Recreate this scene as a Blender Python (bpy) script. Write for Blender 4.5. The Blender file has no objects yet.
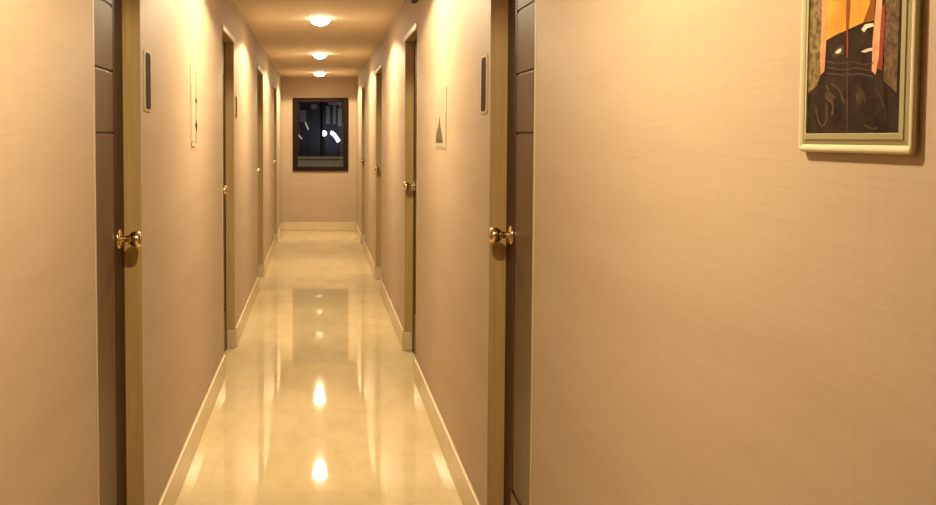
import bpy, bmesh, math
from mathutils import Vector, Matrix

S = bpy.context.scene
COL = S.collection
A = 0.60            # half width of the corridor
H = 2.45            # ceiling height
END = 15.5          # far wall
BACK = -2.0
EYE = 1.5
FPX = 972.0
T = 0.14            # wall thickness

# ------------------------------------------------------------------ helpers
def obj(name, bm, mats, parent=None, smooth=False):
    me = bpy.data.meshes.new(name)
    bmesh.ops.recalc_face_normals(bm, faces=bm.faces[:])
    bm.to_mesh(me); bm.free()
    for m in (mats if isinstance(mats, (list, tuple)) else [mats]):
        me.materials.append(m)
    if smooth:
        for p in me.polygons: p.use_smooth = True
    o = bpy.data.objects.new(name, me)
    COL.objects.link(o)
    if parent is not None: o.parent = parent
    return o

def tag(o, label, cat, group=None, kind=None):
    o['label'] = label; o['category'] = cat
    if group: o['group'] = group
    if kind: o['kind'] = kind
    return o

def thing(name, loc, label, cat, group=None, kind=None):
    o = bpy.data.objects.new(name, None)
    o.empty_display_size = 0.05
    COL.objects.link(o); o.location = loc
    return tag(o, label, cat, group, kind)

def box(bm, x0, x1, y0, y1, z0, z1, bevel=0.0, mat=0):
    b2 = bmesh.new()
    bmesh.ops.create_cube(b2, size=1)
    for v in b2.verts:
        v.co.x = x0 + (v.co.x + .5) * (x1 - x0)
        v.co.y = y0 + (v.co.y + .5) * (y1 - y0)
        v.co.z = z0 + (v.co.z + .5) * (z1 - z0)
    if bevel > 0:
        bmesh.ops.bevel(b2, geom=b2.edges[:], offset=bevel, segments=2, affect='EDGES', profile=0.5)
    bmesh.ops.recalc_face_normals(b2, faces=b2.faces[:])
    vm = {v: bm.verts.new(v.co) for v in b2.verts}
    for f in b2.faces:
        nf = bm.faces.new([vm[v] for v in f.verts]); nf.material_index = mat
    b2.free()

def B(): return bmesh.new()

def lathe(bm, prof, seg=32, mtx=None, mat=0):
    """prof: list of (radius, height along local Z)"""
    mtx = mtx or Matrix.Identity(4)
    rings = []
    for r, h in prof:
        if r < 1e-6:
            rings.append([bm.verts.new(mtx @ Vector((0, 0, h)))])
        else:
            rings.append([bm.verts.new(mtx @ Vector((r*math.cos(2*math.pi*k/seg), r*math.sin(2*math.pi*k/seg), h))) for k in range(seg)])
    for a, b in zip(rings, rings[1:]):
        for k in range(seg):
            k2 = (k+1) % seg
            if len(a) == 1 and len(b) == 1: continue
            if len(a) == 1: f = bm.faces.new([a[0], b[k], b[k2]])
            elif len(b) == 1: f = bm.faces.new([a[k], a[k2], b[0]])
            else: f = bm.faces.new([a[k], a[k2], b[k2], b[k]])
            f.material_index = mat; f.smooth = True

def tube(bm, pts, r, seg=10):
    rings = []
    n = len(pts)
    for i, p in enumerate(pts):
        p = Vector(p)
        d = (Vector(pts[min(i+1, n-1)]) - Vector(pts[max(i-1, 0)])).normalized()
        up = Vector((0, 1, 0)) if abs(d.y) < .9 else Vector((1, 0, 0))
        a = d.cross(up).normalized(); b = d.cross(a)
        rings.append([bm.verts.new(p + r*(a*math.cos(2*math.pi*k/seg) + b*math.sin(2*math.pi*k/seg))) for k in range(seg)])
    for a, b in zip(rings, rings[1:]):
        for k in range(seg):
            bm.faces.new([a[k], a[(k+1) % seg], b[(k+1) % seg], b[k]])
    bm.faces.new(rings[0]); bm.faces.new(rings[-1][::-1])

# ------------------------------------------------------------------ materials
def mat(name, col, rough=.6, metal=0.0, spec=.5):
    m = bpy.data.materials.new(name); m.use_nodes = True
    p = m.node_tree.nodes['Principled BSDF']
    p.inputs['Base Color'].default_value = (*col, 1)
    p.inputs['Roughness'].default_value = rough
    p.inputs['Metallic'].default_value = metal
    p.inputs['Specular IOR Level'].default_value = spec
    return m

def nodes(m): return m.node_tree.nodes, m.node_tree.links, m.node_tree.nodes['Principled BSDF']

def noise(N, L, scale, vec_scale=(1, 1, 1), detail=4, rough=.6):
    tc = N.new('ShaderNodeTexCoord'); mp = N.new('ShaderNodeMapping')
    mp.inputs['Scale'].default_value = vec_scale
    L.new(tc.outputs['Object'], mp.inputs['Vector'])
    n = N.new('ShaderNodeTexNoise'); n.inputs['Scale'].default_value = scale
    n.inputs['Detail'].default_value = detail; n.inputs['Roughness'].default_value = rough
    L.new(mp.outputs['Vector'], n.inputs['Vector'])
    return n.outputs['Fac']

def ramp(N, L, fac, c0, c1, p0=.3, p1=.7):
    r = N.new('ShaderNodeValToRGB')
    r.color_ramp.elements[0].position = p0; r.color_ramp.elements[0].color = (*c0, 1)
    r.color_ramp.elements[1].position = p1; r.color_ramp.elements[1].color = (*c1, 1)
    L.new(fac, r.inputs['Fac']); return r.outputs['Color']

def mixc(N, L, f, a, b, mode='MIX'):
    x = N.new('ShaderNodeMix'); x.data_type = 'RGBA'; x.blend_type = mode
    if isinstance(f, float): x.inputs[0].default_value = f
    else: L.new(f, x.inputs[0])
    for s, i in ((a, 6), (b, 7)):
        if isinstance(s, tuple): x.inputs[i].default_value = (*s, 1)
        else: L.new(s, x.inputs[i])
    return x.outputs[2]

def bump(N, L, p, h, strength=.2, dist=.002):
    b = N.new('ShaderNodeBump'); b.inputs['Strength'].default_value = strength
    b.inputs['Distance'].default_value = dist
    L.new(h, b.inputs['Height']); L.new(b.outputs['Normal'], p.inputs['Normal'])

def wallpaper():
    m = mat('woven_wallpaper', (.7, .6, .47), .62, 0, .35); N, L, p = nodes(m)
    hz = noise(N, L, 1.0, (5, 5, 190), 5, .7)
    vt = noise(N, L, 1.0, (150, 150, 4), 4, .6)
    big = noise(N, L, 1.0, (.9, .9, 9), 3, .5)
    c1 = ramp(N, L, hz, (.40, .298, .195), (.435, .328, .218), .3, .7)
    c2 = ramp(N, L, vt, (.965, .96, .955), (1, 1, 1), .35, .65)
    c3 = ramp(N, L, big, (.95, .93, .92), (1, 1, 1), .35, .6)
    c = mixc(N, L, 1.0, c1, c2, 'MULTIPLY'); c = mixc(N, L, 1.0, c, c3, 'MULTIPLY')
    L.new(c, p.inputs['Base Color'])
    bump(N, L, p, hz, .12, .001)
    return m

def stone_floor():
    m = mat('polished_stone', (.7, .6, .4), .07, 0, .5); N, L, p = nodes(m)
    cloud = noise(N, L, 2.2, (1, .6, 1), 6, .6)
    vein = noise(N, L, 7.0, (1, .35, 1), 8, .7)
    c = ramp(N, L, cloud, (.56, .45, .255), (.64, .525, .315), .3, .7)
    v = ramp(N, L, vein, (.93, .91, .87), (1, 1, 1), .38, .55)
    c = mixc(N, L, 1.0, c, v, 'MULTIPLY')
    tc = N.new('ShaderNodeTexCoord'); mp = N.new('ShaderNodeMapping')
    mp.inputs['Location'].default_value = (.3, .15, 0)
    L.new(tc.outputs['Object'], mp.inputs['Vector'])
    br = N.new('ShaderNodeTexBrick'); br.offset = 0; br.squash = 1
    br.inputs['Color1'].default_value = (1, 1, 1, 1); br.inputs['Color2'].default_value = (.94, .94, .93, 1)
    br.inputs['Mortar'].default_value = (.92, .90, .86, 1)
    br.inputs['Scale'].default_value = 1.0; br.inputs['Mortar Size'].default_value = .0018
    br.inputs['Brick Width'].default_value = .6; br.inputs['Row Height'].default_value = .6
    L.new(mp.outputs['Vector'], br.inputs['Vector'])
    c = mixc(N, L, 1.0, c, br.outputs['Color'], 'MULTIPLY')
    L.new(c, p.inputs['Base Color'])
    rg = N.new('ShaderNodeMapRange')
    rg.inputs['To Min'].default_value = .015; rg.inputs['To Max'].default_value = .05
    L.new(cloud, rg.inputs['Value']); L.new(rg.outputs['Result'], p.inputs['Roughness'])
    wav = noise(N, L, 1.6, (1, 1, 1), 2, .4)
    bump(N, L, p, wav, .025, .01)
    return m

def wood(name, c0, c1, rough=.45, along=(60, 60, 2.5)):
    m = mat(name, c0, rough, 0, .15 if ('window' in name or 'veneer' in name or 'walnut' in name) else .4); N, L, p = nodes(m)
    g = noise(N, L, 1.0, along, 5, .65)
    L.new(ramp(N, L, g, c0, c1, .3, .7), p.inputs['Base Color'])
    bump(N, L, p, g, .12, .001)
    return m

def plaster(name, c0, c1):
    m = mat(name, c0, .75, 0, .3); N, L, p = nodes(m)
    n = noise(N, L, 3.0, (1, 1, 1), 4, .5)
    L.new(ramp(N, L, n, c0, c1, .3, .7), p.inputs['Base Color'])
    return m

def emit(name, col, strength):
    m = mat(name, (.8, .75, .65), .4); N, L, p = nodes(m)
    p.inputs['Emission Color'].default_value = (*col, 1)
    p.inputs['Emission Strength'].default_value = strength
    return m

M = {}
M['wall'] = wallpaper()
M['floor'] = stone_floor()
M['ceil'] = plaster('ceiling_paint', (.64, .54, .41), (.68, .575, .44))
M['skirt'] = plaster('stone_skirting', (.54, .43, .255), (.60, .485, .295))
M['skirt'].node_tree.nodes['Principled BSDF'].inputs['Roughness'].default_value = .25
M['casing'] = wood('lit_cream_casing', (.66, .54, .37), (.70, .58, .40), .35)  # for the head trim: paleness from catching light is put into the colour
M['wallish'] = wood('beige_painted_casing', (.44, .35, .24), (.48, .38, .27), .45)
M['jamb'] = wood('mustard_painted_jamb', (.36, .24, .085), (.46, .31, .12), .4)
M['stile'] = wood('dark_walnut', (.030, .011, .004), (.055, .021, .008), .45)
M['panel'] = wood('grey_brown_veneer', (.088, .052, .024), (.13, .08, .039), .38)
M['kick'] = mat('bronze_plate', (.20, .11, .06), .3, .7)
M['brass'] = mat('aged_brass', (.72, .57, .33), .16, 1.0)
M['bronze'] = mat('dark_bronze', (.05, .025, .010), .6, 0, .2)
M['wframe'] = wood('dark_window_wood', (.010, .0025, .001), (.016, .004, .0015), .7)
M['lamp'] = emit('warm_frosted_lamp', (1.0, .815, .535), 50.0)
M['trim'] = mat('cream_metal_ring', (.72, .62, .46), .35)

def glass():
    m = bpy.data.materials.new('window_glass'); m.use_nodes = True
    N, L = m.node_tree.nodes, m.node_tree.links; N.clear()
    out = N.new('ShaderNodeOutputMaterial'); mx = N.new('ShaderNodeMixShader')
    fr = N.new('ShaderNodeFresnel'); fr.inputs['IOR'].default_value = 1.5
    tr = N.new('ShaderNodeBsdfTransparent'); tr.inputs['Color'].default_value = (.86, .88, .9, 1)
    gl = N.new('ShaderNodeBsdfGlossy'); gl.inputs['Roughness'].default_value = .015
    L.new(fr.outputs[0], mx.inputs[0]); L.new(tr.outputs[0], mx.inputs[1]); L.new(gl.outputs[0], mx.inputs[2])
    L.new(mx.outputs[0], out.inputs['Surface'])
    return m
M['glass'] = glass()

# ------------------------------------------------------------------ doors table: side, near y, far y, knob end
DOORS = [(-1, 2.604, 3.276, 'far'), (1, 2.713, 3.410, 'far'),
         (-1, 6.05, 6.86, 'near'), (1, 5.95, 6.78, 'far'),
         (-1, 9.45, 10.40, 'near'), (1, 9.30, 10.20, 'far'),
         (-1, 12.90, 13.75, 'near'), (1, 12.75, 13.60, 'far')]
DTOP = 2.16; LIN = .02; REC = .058

# ------------------------------------------------------------------ setting
bm = B(); box(bm, -A-T, A+T, BACK-.1, END+.12, -.1, 0)
tag(obj('floor', bm, M['floor']), 'polished beige stone corridor floor', 'floor', kind='structure')
bm = B(); box(bm, -A-T, A+T, BACK-.1, END+.12, H, H+.1)
tag(obj('ceiling', bm, M['ceil']), 'plain beige painted corridor ceiling', 'ceiling', kind='structure')

for side, nm in ((-1, 'left'), (1, 'right')):
    ds = sorted([d for d in DOORS if d[0] == side], key=lambda d: d[1])
    bm = B(); y = BACK
    x0, x1 = sorted((side*A, side*(A+T)))
    for d in ds:
        box(bm, x0, x1, y, d[1]-LIN, 0, H)
        box(bm, x0, x1, d[1]-LIN, d[2]+LIN, DTOP+LIN, H)
        y = d[2]+LIN
    box(bm, x0, x1, y, END, 0, H)
    tag(obj('wall_'+nm, bm, M['wall']), 'beige woven wallpaper wall along the %s side of the corridor' % nm, 'wall', kind='structure')
    # skirting
    bm = B(); y = BACK
    sx0, sx1 = sorted((side*(A-.014), side*A))
    segs = []
    for d in ds:
        segs.append((y, d[1]-.022)); y = d[2]+.022
    segs.append((y, END))
    for a, b in segs:
        box(bm, sx0, sx1, a, b, 0, .14, .004)
    tag(obj('baseboard_'+nm, bm, M['skirt']), 'low cream stone skirting at the foot of the %s wall' % nm, 'baseboard', kind='structure')

# far wall with window opening
WX0, WX1, WZ0, WZ1 = -.415, .4625, .958, 2.122
bm = B()
for (x0, x1, z0, z1) in ((-A-T, WX0, 0, H), (WX1, A+T, 0, H), (WX0, WX1, 0, WZ0), (WX0, WX1, WZ1, H)):
    box(bm, x0, x1, END, END+.12, z0, z1)
tag(obj('wall_end', bm, M['wall']), 'beige wallpaper wall closing the far end of the corridor', 'wall', kind='structure')
bm = B(); box(bm, -A+.014, A-.014, END-.014, END, 0, .14, .004)
tag(obj('baseboard_end', bm, M['skirt']), 'cream stone skirting under the far window wall', 'baseboard', kind='structure')
bm = B(); box(bm, -A-T, A+T, BACK-.1, BACK, 0, H)
tag(obj('wall_back', bm, M['wall']), 'beige wallpaper wall behind the viewer', 'wall', kind='structure')

# window
w = thing('window_1', ((WX0+WX1)/2, END, WZ0), 'dark framed window looking out at night at the corridor end', 'window', kind='structure')
def wpart(name, bm, m, parent=None):
    o = obj(name, bm, m, parent or w)
    if parent is None: o.matrix_parent_inverse = Matrix.Translation(-Vector(w.location))
    return o
FW = .075
bm = B()
box(bm, WX0, WX0+FW, END-.03, END+.07, WZ0, WZ1, .006)
box(bm, WX1-FW, WX1, END-.03, END+.07, WZ0, WZ1, .006)
box(bm, WX0+FW, WX1-FW, END-.03, END+.07, WZ1-FW*.9, WZ1, .006)
box(bm, WX0+FW, WX1-FW, END-.03, END+.07, WZ0, WZ0+FW*.9, .006)
wpart('window_frame', bm, M['wframe'])
for a, b in ((WX0+FW, WX1-FW),):
    bm = B(); box(bm, a, b, END+.042, END+.048, WZ0+FW*.9, WZ1-FW*.9)
    for v in bm.verts: v.co.y -= (v.co.z-(WZ0+WZ1)/2)*.018     # inward tilt added to keep the lamps' reflections out of the glass
    wpart('glass_pane', bm, M['glass'])

# ------------------------------------------------------------------ doors
DLAB = ['nearest dark panelled door on the left wall, brass knob at its far edge',
        'nearest dark panelled door on the right wall, brass knob at its far edge',
        'second door from the viewer on the left wall, beyond the narrow art print',
        'second door from the viewer on the right wall, under the small dark box',
        'third door from the viewer along the left wall',
        'third door from the viewer along the right wall',
        'last door on the left wall before the far window',
        'last door on the right wall before the far window']

def build_door(i, side, n, f, kend):
    o = thing('door_%d' % (i+1), (side*A, (n+f)/2, 0), DLAB[i], 'door', 'corridor doors', 'structure')
    inv = Matrix.Translation(-Vector(o.location))
    def part(name, bm, m, parent=None, smooth=False):
        q = obj(name, bm, m, parent or o, smooth)
        if parent is None: q.matrix_parent_inverse = inv
        return q
    def sb(bm, l0, l1, y0, y1, z0, z1, bev=0.0):
        x0, x1 = sorted((side*l0, side*l1)); box(bm, x0, x1, y0, y1, z0, z1, bev)
    # lining
    bm = B()
    sb(bm, A+.0005, A+T-.002, n-LIN, n, 0, DTOP); sb(bm, A+.0005, A+T-.002, f, f+LIN, 0, DTOP)
    sb(bm, A+.0005, A+T-.002, n-LIN, f+LIN, DTOP, DTOP+LIN)
    part('door_lining', bm, M['jamb'])
    # slim casing round the opening
    bm = B()
    sb(bm, A-.002, A+.001, n-.014, n, 0, DTOP+.002, .0008); sb(bm, A-.002, A+.001, f, f+.008, 0, DTOP+.002, .0008)
    part('casing', bm, M['wallish'])
    bm = B(); sb(bm, A-.012, A+.001, n-.02, f+.02, DTOP-.002, DTOP+.034, .003)
    part('head_trim', bm, M['casing'])
    # stone returns at the foot of the lining
    for y0, y1 in ((n, n+.012), (f-.012, f)):
        bm = B(); sb(bm, A-.013, A+REC-.002, y0, y1, 0, .132, .003)
        part('plinth_block', bm, M['skirt'])
    # leaf: dark core, stiles, boards
    bm = B(); sb(bm, A+REC+.005, A+REC+.042, n+.003, f-.003, .004, DTOP-.003)
    part('door_leaf', bm, M['stile'])
    SW = .155
    for y0, y1 in ((n+.004, n+.11), (f-SW, f-.004)) if kend == 'far' else ((n+.004, n+SW), (f-.11, f-.004)):
        bm = B(); sb(bm, A+REC, A+REC+.0055, y0, y1, .004, DTOP-.004, .001)
        part('stile', bm, M['stile'])
    pa, pb = (n+.112, f-SW-.002) if kend == 'far' else (n+SW+.002, f-.112)
    zs = [DTOP-.006, 1.915, 1.708, 1.512]
    bm = B()
    for a, b in list(zip(zs, zs[1:])) + [(zs[-1], .30)]:
        sb(bm, A+REC+.0012, A+REC+.0055, pa, pb, b+.004, a-.004, .0012)
    part('door_panel', bm, M['panel'])
    bm = B(); sb(bm, A+REC-.0015, A+REC+.0055, pa-.02, pb+.02, .02, .287, .001)
    part('kick_plate', bm, M['kick'])
    # knob
    ky = f-.095 if kend == 'far' else n+.10
    kz = 1.165
    mt = Matrix.Translation((side*(A+REC), ky, kz)) @ Matrix.Rotation(-side*math.pi/2, 4, 'Y')
    bm = B()
    lathe(bm, [(0, -.002), (.033, -.002), (.034, .002), (.031, .006), (.020, .009), (0, .009)], 32, mt)
    rose = part('knob_rose', bm, M['brass'])
    bm = B()
    lathe(bm, [(.0, .006), (.013, .008), (.011, .014), (.0105, .028), (.013, .034), (.020, .040), (.0255, .048), (.0275, .057), (.0265, .065), (.0225, .072), (.015, .0755), (.0, .0765)], 32, mt)
    part('door_knob', bm, M['brass'])

for i, d in enumerate(DOORS): build_door(i, *d)

# ------------------------------------------------------------------ ceiling lamps
LAMPS = [(1.58, 'round warm ceiling lamp over the framed picture end of the corridor'),
         (4.75, 'round warm ceiling lamp between the two nearest wall prints'),
         (7.85, 'largest round glowing ceiling lamp in view, nearest the top edge'),
         (11.15, 'middle of the three glowing ceiling lamps in view'),
         (14.4, 'farthest small glowing ceiling lamp, just before the window wall')]
def build_lamp(y, label, power):
    o = thing('ceiling_lamp', (0.01, y, H), label, 'ceiling lamp', 'round lamps along the corridor ceiling')
    bm = B()
    lathe(bm, [(.070, -.001), (.088, -.001), (.089, -.004), (.086, -.007), (.078, -.008), (.070, -.007), (.070, -.001)], 40)
    obj('lamp_ring', bm, M['trim'], o)
    bm = B()
    lathe(bm, [(.080*math.cos(t), -.004-.054*math.sin(t)) for t in [k*math.pi/2/8 for k in range(9)]], 32)
    obj('lamp_diffuser', bm, M['lamp'], o, True)
    la = bpy.data.lights.new('lamp_glow', 'AREA')
    la.shape = 'DISK'; la.size = .15; la.energy = 10.0*power; la.color = (1.0, .815, .53)
    lq = bpy.data.objects.new('lamp_glow', la); COL.objects.link(lq); lq.parent = o; lq.location = (0, 0, -.060)
    ld = bpy.data.lights.new('lamp_beam', 'SPOT')
    ld.energy = 174.0*power; ld.color = (1.0, .815, .53); ld.spot_size = math.radians(158); ld.spot_blend = .12; ld.shadow_soft_size = .05
    lo = bpy.data.objects.new('lamp_beam', ld); COL.objects.link(lo); lo.parent = o; lo.location = (0, 0, -.062)
for y, l in LAMPS: build_lamp(y, l, .82 if y < 2 else 1.0)

# ------------------------------------------------------------------ room plates
M['platef'] = mat('tan_plate_rim', (.40, .29, .15), .4)
M['plate'] = mat('dark_plate_face', (.038, .021, .009), .85, 0, .05)
def rrect(w, h, r, n=5):
    pts = []
    for cx, cz, a0 in ((w/2-r, h/2-r, 0), (-w/2+r, h/2-r, 90), (-w/2+r, -h/2+r, 180), (w/2-r, -h/2+r, 270)):
        for k in range(n+1):
            a = math.radians(a0+90*k/n); pts.append((cx+r*math.cos(a), cz+r*math.sin(a)))
    return pts
def wall_prism(bm, side, yc, zc, pts, d0, d1, mat=0, inset=0.0):
    """closed outline (y,z) raised off the wall from d0 to d1"""
    a = [bm.verts.new((side*(A-d0), yc+p, zc+q)) for p, q in pts]
    b = [bm.verts.new((side*(A-d1), yc+p*(1-inset), zc+q*(1-inset))) for p, q in pts]
    n = len(pts)
    for k in range(n):
        f = bm.faces.new([a[k], a[(k+1) % n], b[(k+1) % n], b[k]]); f.material_index = mat
    f = bm.faces.new(b); f.material_index = mat
    f = bm.faces.new(a[::-1]); f.material_index = mat

def shift(o, root):
    o.parent = root; o.matrix_parent_inverse = Matrix.Translation(-Vector(root.location)); return o

def plate(side, yc, zc, w_, h_, label):
    o = thing('room_plate', (side*A, yc, zc-h_/2), label, 'door plate', 'room plates beside the doors')
    bm = B(); wall_prism(bm, side, yc, zc, rrect(w_, h_, .022), 0, .004, 0, .02)
    shift(obj('plate_frame', bm, M['platef']), o)
    bm = B(); wall_prism(bm, side, yc, zc, rrect(w_*.60, h_*.90, .016), .0035, .0050)
    shift(obj('plate_face', bm, M['plate']), o)
plate(-1, 3.405, 1.695, .155, .215, 'dark room plate beside the nearest left door, at head height')
plate(1, 3.535, 1.690, .150, .215, 'dark room plate beside the nearest right door, at head height')
plate(-1, 7.03, 1.715, .15, .17, 'small dark room plate just past the second left door')

# ------------------------------------------------------------------ art prints
M['print'] = plaster('pale_print_paper', (.40, .315, .212), (.43, .34, .232))
M['printg'] = plaster('greyish_print_paper', (.32, .265, .185), (.37, .31, .22))
M['ink'] = plaster('sepia_ink', (.085, .055, .02), (.14, .09, .035))
M['inkl'] = plaster('pale_sepia_ink', (.24, .18, .10), (.30, .225, .13))
def art(side, y0, y1, z0, z1, paper, shapes, label):
    yc, zc, w_, h_ = (y0+y1)/2, (z0+z1)/2, y1-y0, z1-z0
    o = thing('art_print', (side*A, yc, z0), label, 'art print', 'unframed art prints on the corridor walls')
    bm = B(); box(bm, *sorted((side*(A-.002), side*A)), y0, y1, z0, z1, .0005)
    shift(obj('print_panel', bm, paper), o)
    bm = B()
    for ink, pts in shapes:
        wall_prism(bm, side, yc, zc, [((p-.5)*w_, (q-.5)*h_) for p, q in pts], .0018, .0026, ink)
    shift(obj('printed_motif', bm, [M['ink'], M['inkl']]), o)
def R(a, b, c, d): return [(a, c), (b, c), (b, d), (a, d)]
art(-1, 4.55, 4.82, 1.44, 1.83, M['print'],
    [(1, R(.62, .80, .06, .92)), (0, [(.55, .60), (.72, .66), (.86, .61), (.72, .55)]), (0, [(.54, .30), (.70, .37), (.88, .30), (.72, .21)]),
     (1, R(.48, .92, .93, .97)), (0, R(.04, .14, .02, .11)), (0, R(.14, .55, .02, .04)), (1, R(.14, .60, .09, .11)), (1, R(.08, .14, .14, .80))],
    'narrow pale print with a thin stem motif on the left wall after the nearest door')
art(1, 4.58, 5.00, 1.44, 1.735, M['printg'],
    [(0, [(.28, .14), (.96, .14), (.93, .24), (.80, .34), (.70, .40), (.60, .55), (.52, .40), (.40, .28)]),
     (0, R(.30, .94, .10, .15)), (1, R(.04, .09, .10, .60)), (1, R(.04, .96, .02, .05))],
    'greyish print with a dark tapering figure on the right wall after the nearest door')
art(-1, 7.62, 7.98, 1.50, 1.68, M['print'],
    [(1, [(.2, .85), (.55, .95), (.8, .75), (.62, .5), (.42, .35), (.45, .08), (.33, .08), (.30, .38), (.6, .68), (.5, .82)])],
    'small pale print with a curled stroke on the left wall after the second door')
art(1, 7.72, 8.05, 1.46, 1.82, M['print'],
    [(1, R(.30, .50, .05, .95)), (1, R(.62, .68, .10, .75))],
    'tall pale print with one faint stripe on the right wall after the second door')

# small box above the second right door
o = thing('wall_box', (A, 5.94, 2.322), 'small dark box high on the right wall above the second door', 'wall box')
bm = B(); box(bm, A-.035, A, 5.84, 6.04, 2.322, 2.42, .006)
shift(obj('box_body', bm, M['bronze']), o)
bm = B(); box(bm, A-.04, A-.034, 5.87, 6.01, 2.338, 2.405, .002)
shift(obj('box_grille', bm, M['plate']), o)

# ------------------------------------------------------------------ framed picture on the near right wall
M['pframe'] = mat('cream_lacquer_frame', (.56, .48, .30), .35)
M['pbevel'] = mat('olive_cream_bevel', (.34, .30, .155), .45)
PY0, PY1 = .970, 1.202; PZ0, PZ1 = 1.482, 1.84
pic = thing('framed_picture', (A, (PY0+PY1)/2, PZ0), 'cream framed picture of a bare torso and black trousers on the near right wall', 'picture')
yc, zc = (PY0+PY1)/2, (PZ0+PZ1)/2; pw, ph = PY1-PY0, PZ1-PZ0
def ring_profile(bm, prof, r0):
    """prof: list of (inset from outer edge, depth off the wall)"""
    loops = []
    for ins, d in prof:
        pts = rrect(pw-2*ins, ph-2*ins, max(.0006, r0-ins))
        loops.append([bm.verts.new((A-d, yc+p, zc+q)) for p, q in pts])
    n = len(loops[0])
    for a, b in zip(loops, loops[1:]):
        for k in range(n): bm.faces.new([a[k], a[(k+1) % n], b[(k+1) % n], b[k]])
bm = B()
ring_profile(bm, [(.004, .0), (.004, .0030), (.0006, .0045), (.0, .0062), (.0012, .0082), (.004, .0090), (.0070, .0080), (.0092, .0062)], .008)
shift(obj('frame_moulding', bm, M['pframe'], smooth=True), pic)
bm = B()
ring_profile(bm, [(.0088, .0055), (.0150, .0078), (.0156, .0088), (.0215, .0098), (.0222, .0084)], .008)
shift(obj('inner_mount', bm, M['pbevel']), pic)
# printed picture (flat), u 0..1 from far (left) edge to near (right) edge, v from visible photo rows
pmats = []
def pm(name, c0, c1, sc=60, rough=.35, vs=(1, 1, 1)):
    m = mat(name, c0, rough, 0, .12); N, L, p = nodes(m)
    n = noise(N, L, sc, vs, 3, .6)
    L.new(ramp(N, L, n, c0, c1, .35, .65), p.inputs['Base Color'])
    pmats.append(m); return len(pmats)-1
K_BG = pm('print_backdrop_olive', (.06, .04, .012), (.28, .19, .08), 110)
K_BR = pm('print_backdrop_brown', (.06, .034, .015), (.17, .105, .055), 130)
K_SK = pm('print_skin_amber', (.60, .20, .022), (.78, .38, .075), 14)
K_SD = pm('print_skin_shade', (.17, .055, .008), (.26, .085, .012), 30)
K_AR = pm('print_arm_pink', (.50, .20, .09), (.66, .34, .19), 40)
K_DK = pm('print_black_leather', (.010, .005, .0035), (.034, .018, .010), 45)
K_DF = pm('print_leather_fold', (.045, .026, .017), (.085, .052, .034), 60)
K_HL = pm('print_highlight', (.55, .42, .30), (.78, .66, .52), 60)
K_RD = pm('print_dark_red', (.20, .03, .015), (.28, .05, .03), 60)
QY0, QY1 = PY0+.0222, PY1-.0222
QZ0 = PZ0+.0222; QZ1 = PZ1-.0222
DP = .0084
bm = B()
def pt(px, py):
    """a place on the print: px 0 at its far edge .. 96 at its near edge, py rows above its lower edge"""
    # even spacing in viewing angle keeps the figure's proportions as printed
    a0, a1 = 1/QY1, 1/QY0
    y = 1/(a0+(a1-a0)*px/96.0)
    return y, QZ0+py*y/972.0*1.0
def poly(k, pts, layer):
    vs = []
    for px, py in pts:
        y, z = pt(px, py); vs.append(bm.verts.new((A-DP-.00012*layer, y, min(z, QZ1))))
    f = bm.faces.new(vs); f.material_index = k
def strip(k, pts, wdt, layer):
    for (a, b), (c, d) in zip(pts, pts[1:]):
        l = math.hypot(c-a, d-b) or 1; nx, ny = -(d-b)/l*wdt/2, (c-a)/l*wdt/2
        poly(k, [(a+nx, b+ny), (c+nx, d+ny), (c-nx, d-ny), (a-nx, b-ny)], layer)
TOPV = 280
poly(K_DK, [(0, 0), (96, 0), (96, TOPV), (0, TOPV)], 0)
poly(K_BG, [(0, 40), (14, 52), (16, TOPV), (0, TOPV)], 1)
poly(K_BR, [(78, 52), (92, 40), (93, TOPV), (76, TOPV)], 1)
# trousers, widening downwards
poly(K_DK, [(6, 0), (84, 0), (82, 30), (78, 55), (70, 74), (68, 104), (54, 110), (40, 103), (17, 92), (17, 70), (10, 50), (6, 25)], 2)
# torso
poly(K_SK, [(17, 92), (28, 98), (40, 103), (54, 109), (66, 112), (68, 150), (72, 200), (16, 200), (13, 150), (17, 120)], 3)
poly(K_SD, [(55, 109), (67, 113), (68, 150), (71, 200), (64, 200), (63, 150), (62, 128)], 4)
poly(K_SD, [(38, 103), (41, 103), (42, 128), (41, 160), (38, 160), (37.5, 128)], 4)
# shoulders and head of the figure above the frame line of sight
poly(K_SK, [(10, 195), (80, 195), (74, 212), (52, 220), (38, 220), (16, 212)], 3)
poly(K_SD, [(36, 216), (54, 216), (58, 240), (52, 256), (38, 256), (32, 240)], 4)
# arms
poly(K_AR, [(13, 58), (17, 62), (18, 90), (17, 118), (16, 200), (10, 205), (12, 150), (13, 110), (12, 80)], 5)
poly(K_AR, [(66, 62), (70, 58), (73, 76), (74, 105), (75, 130), (80, 205), (72, 200), (70, 150), (68, 120), (66, 90)], 5)
poly(K_RD, [(72, 64), (77, 62), (78, 100), (78, 130), (75, 125), (74, 92)], 5)
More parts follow.
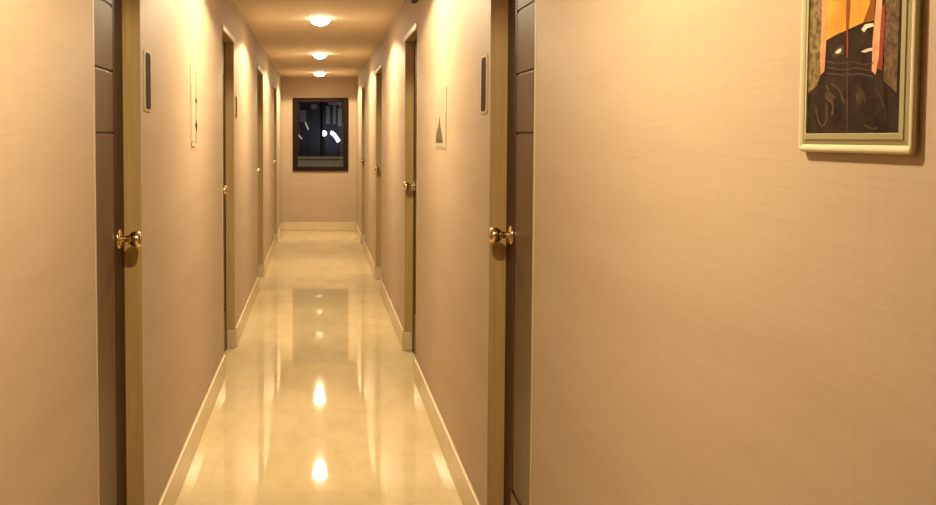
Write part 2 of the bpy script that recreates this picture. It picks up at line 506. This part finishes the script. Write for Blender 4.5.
# belt highlights and folds
poly(K_DF, [(24, 78), (31, 86), (37, 88), (36, 79), (27, 75)], 5); poly(K_HL, [(28, 81), (32, 84), (34, 84), (33, 80), (29, 79)], 6)
poly(K_HL, [(54, 103), (58, 108), (66, 109), (67, 106), (60, 104), (57, 100)], 5)
poly(K_HL, [(54, 81), (61, 84), (67, 85), (66, 82), (58, 80)], 5)
strip(K_RD, [(39.5, 103), (40, 90), (40.5, 75)], 1.6, 5)
for pts in ([(18, 72), (30, 69), (44, 71), (58, 68), (68, 70)], [(18, 66), (34, 63), (50, 65), (66, 62)], [(18, 60), (36, 58), (54, 59), (68, 56)]):
    strip(K_DF, pts, 1.5, 5)
strip(K_DF, [(41, 70), (41, 40), (42, 2)], 1.4, 4)
for pts in ([(19, 48), (24, 38), (27, 26), (26, 18)], [(9, 24), (12, 12), (18, 4)], [(20, 30), (21, 14), (16, 4)], [(52, 46), (58, 40), (60, 30)], [(24, 50), (34, 42), (38, 30)], [(60, 8), (68, 4), (74, 5)], [(70, 44), (76, 36), (80, 24)]):
    strip(K_DF, pts, 2.2, 4)
poly(K_DF, [(50, 40), (55, 42), (59, 36), (56, 29), (51, 31)], 5)
poly(K_DF, [(18, 40), (22, 42), (30, 36), (24, 30), (19, 34)], 5)
shift(obj('picture_print', bm, pmats), pic)

# ------------------------------------------------------------------ outside, at night
M['bldg'] = plaster('night_concrete', (.13, .145, .19), (.19, .20, .25))
M['roofg'] = plaster('dark_roof_felt', (.08, .075, .07), (.12, .11, .10))
M['parapet'] = plaster('weathered_parapet', (.50, .45, .34), (.58, .52, .40))
M['lite'] = emit('cold_flood', (.85, .93, 1.0), 5.0)
M['faint'] = emit('dim_window_light', (.75, .8, 1.0), .018)
M['faintr'] = emit('dim_red_window_light', (1.0, .40, .42), .035)
M['warmo'] = emit('dim_yard_light', (1.0, .9, .65), .5)
M['pole'] = mat('dark_pole', (.05, .05, .055), .5, .5)
bm = B(); box(bm, -8, 8, END+.13, 40, -.3, -.02)
tag(obj('ground', bm, M['roofg']), 'dark terrace ground outside the far window', 'ground', kind='structure')
bm = B(); box(bm, -3, 3, 17.4, 17.6, -.02, 1.10, .01); box(bm, -3, 3, 17.35, 17.65, 1.10, 1.15, .01)
tag(obj('parapet_wall', bm, M['parapet']), 'low weathered parapet just outside the window', 'parapet', kind='structure')
D = 30.0; PXM = FPX/D
def at(px, py): return (px-319)/PXM, EYE+(137-py)/PXM
bm = B(); tube(bm, [(.06, 24, -.02), (.06, 24, 4)], .035); tag(obj('utility_pole', bm, M['pole']), 'thin dark upright pole crossing the middle of the window view', 'pole')
bl = thing('neighbouring_building', (0, D+.3, -.02), 'dark neighbouring building seen through the far window at night', 'building')
bm = B(); box(bm, -6, 6, D+.3, D+3, -.02, 5.0)
shift(obj('facade', bm, M['bldg']), bl)
for px0, px1, py0, py1, m in ((326, 330, 106, 124, 'faint'), (333, 336, 104, 124, 'faint'), (338, 342, 108, 126, 'faint'), (328, 340, 101, 104.5, 'faintr'), (311, 317, 104, 109, 'faintr'), (300, 306, 110, 122, 'faint')):
    x0, z1 = at(px0, py0); x1, z0 = at(px1, py1)
    bm = B(); box(bm, x0, x1, D+.24, D+.32, z0, z1, .01)
    shift(obj('lit_window', bm, M[m]), bl)
fl = thing('flood_lamp', (at(324, 133.5)[0], D-.5, -.02), 'round white flood lamp on a post outside the window', 'lamp')
x, z = at(324, 133.5)
bm = B(); tube(bm, [(x, D-.4, -.02), (x, D-.4, z-.06)], .025); shift(obj('lamp_post', bm, M['pole']), fl)
bm = B(); lathe(bm, [(0.085*math.sin(t), -.085*math.cos(t)) for t in [k*math.pi/12 for k in range(13)]], 24, Matrix.Translation((x, D-.4, z)))
shift(obj('lamp_globe', bm, M['lite'], smooth=True), fl)
cl = thing('arched_light', (at(335, 136)[0], D-.3, -.02), 'curved white light tube to the right of the flood lamp outside', 'lamp')
arc = []
for k in range(9):
    t = k/8; px = 330.5+8.0*t; py = 132.6+9.0*t**1.7
    q = at(px, py); arc.append((q[0], D-.3, q[1]))
bm = B(); tube(bm, arc, .055); shift(obj('light_tube', bm, M['lite'], smooth=True), cl)
bm = B()
xe, ze = at(338.5, 141.6); tube(bm, [(xe, D-.25, -.02), (xe, D-.25, ze+.03)], .022); shift(obj('tube_post', bm, M['pole']), cl)
for (p0, p1, lab) in (((305.5, 122.5), (308.5, 130), 'slim slanting yard light left of the flood lamp outside'), ((298.8, 135), (302, 139), 'small yard light low at the left of the window view')):
    a, b = at(*p0), at(*p1)
    y_ = thing('yard_light', (b[0], D-.2, -.02), lab, 'lamp')
    bm = B(); tube(bm, [(a[0], D-.2, a[1]), (b[0], D-.2, b[1])], .022); shift(obj('light_bar', bm, M['warmo']), y_)
    bm = B(); tube(bm, [(b[0], D-.2, -.02), (b[0], D-.2, b[1])], .014); shift(obj('light_post', bm, M['pole']), y_)

# ------------------------------------------------------------------ world, camera, view
wd = bpy.data.worlds.new('night'); S.world = wd; wd.use_nodes = True
bg = wd.node_tree.nodes['Background']; bg.inputs[0].default_value = (.012, .013, .020, 1); bg.inputs[1].default_value = 1.0

PITCH = math.radians(2.8)
cd = bpy.data.cameras.new('camera'); cam = bpy.data.objects.new('camera', cd); COL.objects.link(cam)
cam.location = (0, 0, EYE); cam.rotation_euler = (math.pi/2-PITCH, 0, 0)
cd.sensor_fit = 'HORIZONTAL'; cd.sensor_width = 36; cd.lens = FPX/936*36
cd.clip_start = .02; cd.clip_end = 200
cy = 137+FPX*math.tan(PITCH)
cd.shift_x = (468-319)/936; cd.shift_y = (cy-252.5)/936
S.camera = cam
vs = S.view_settings
S.display_settings.display_device = 'sRGB'
vs.view_transform = 'Standard'; vs.look = 'None'; vs.exposure = 0.0; vs.gamma = 1.0; vs.use_curve_mapping = False
S.cycles.max_bounces = 14; S.cycles.diffuse_bounces = 8; S.cycles.glossy_bounces = 6; S.cycles.transparent_max_bounces = 12
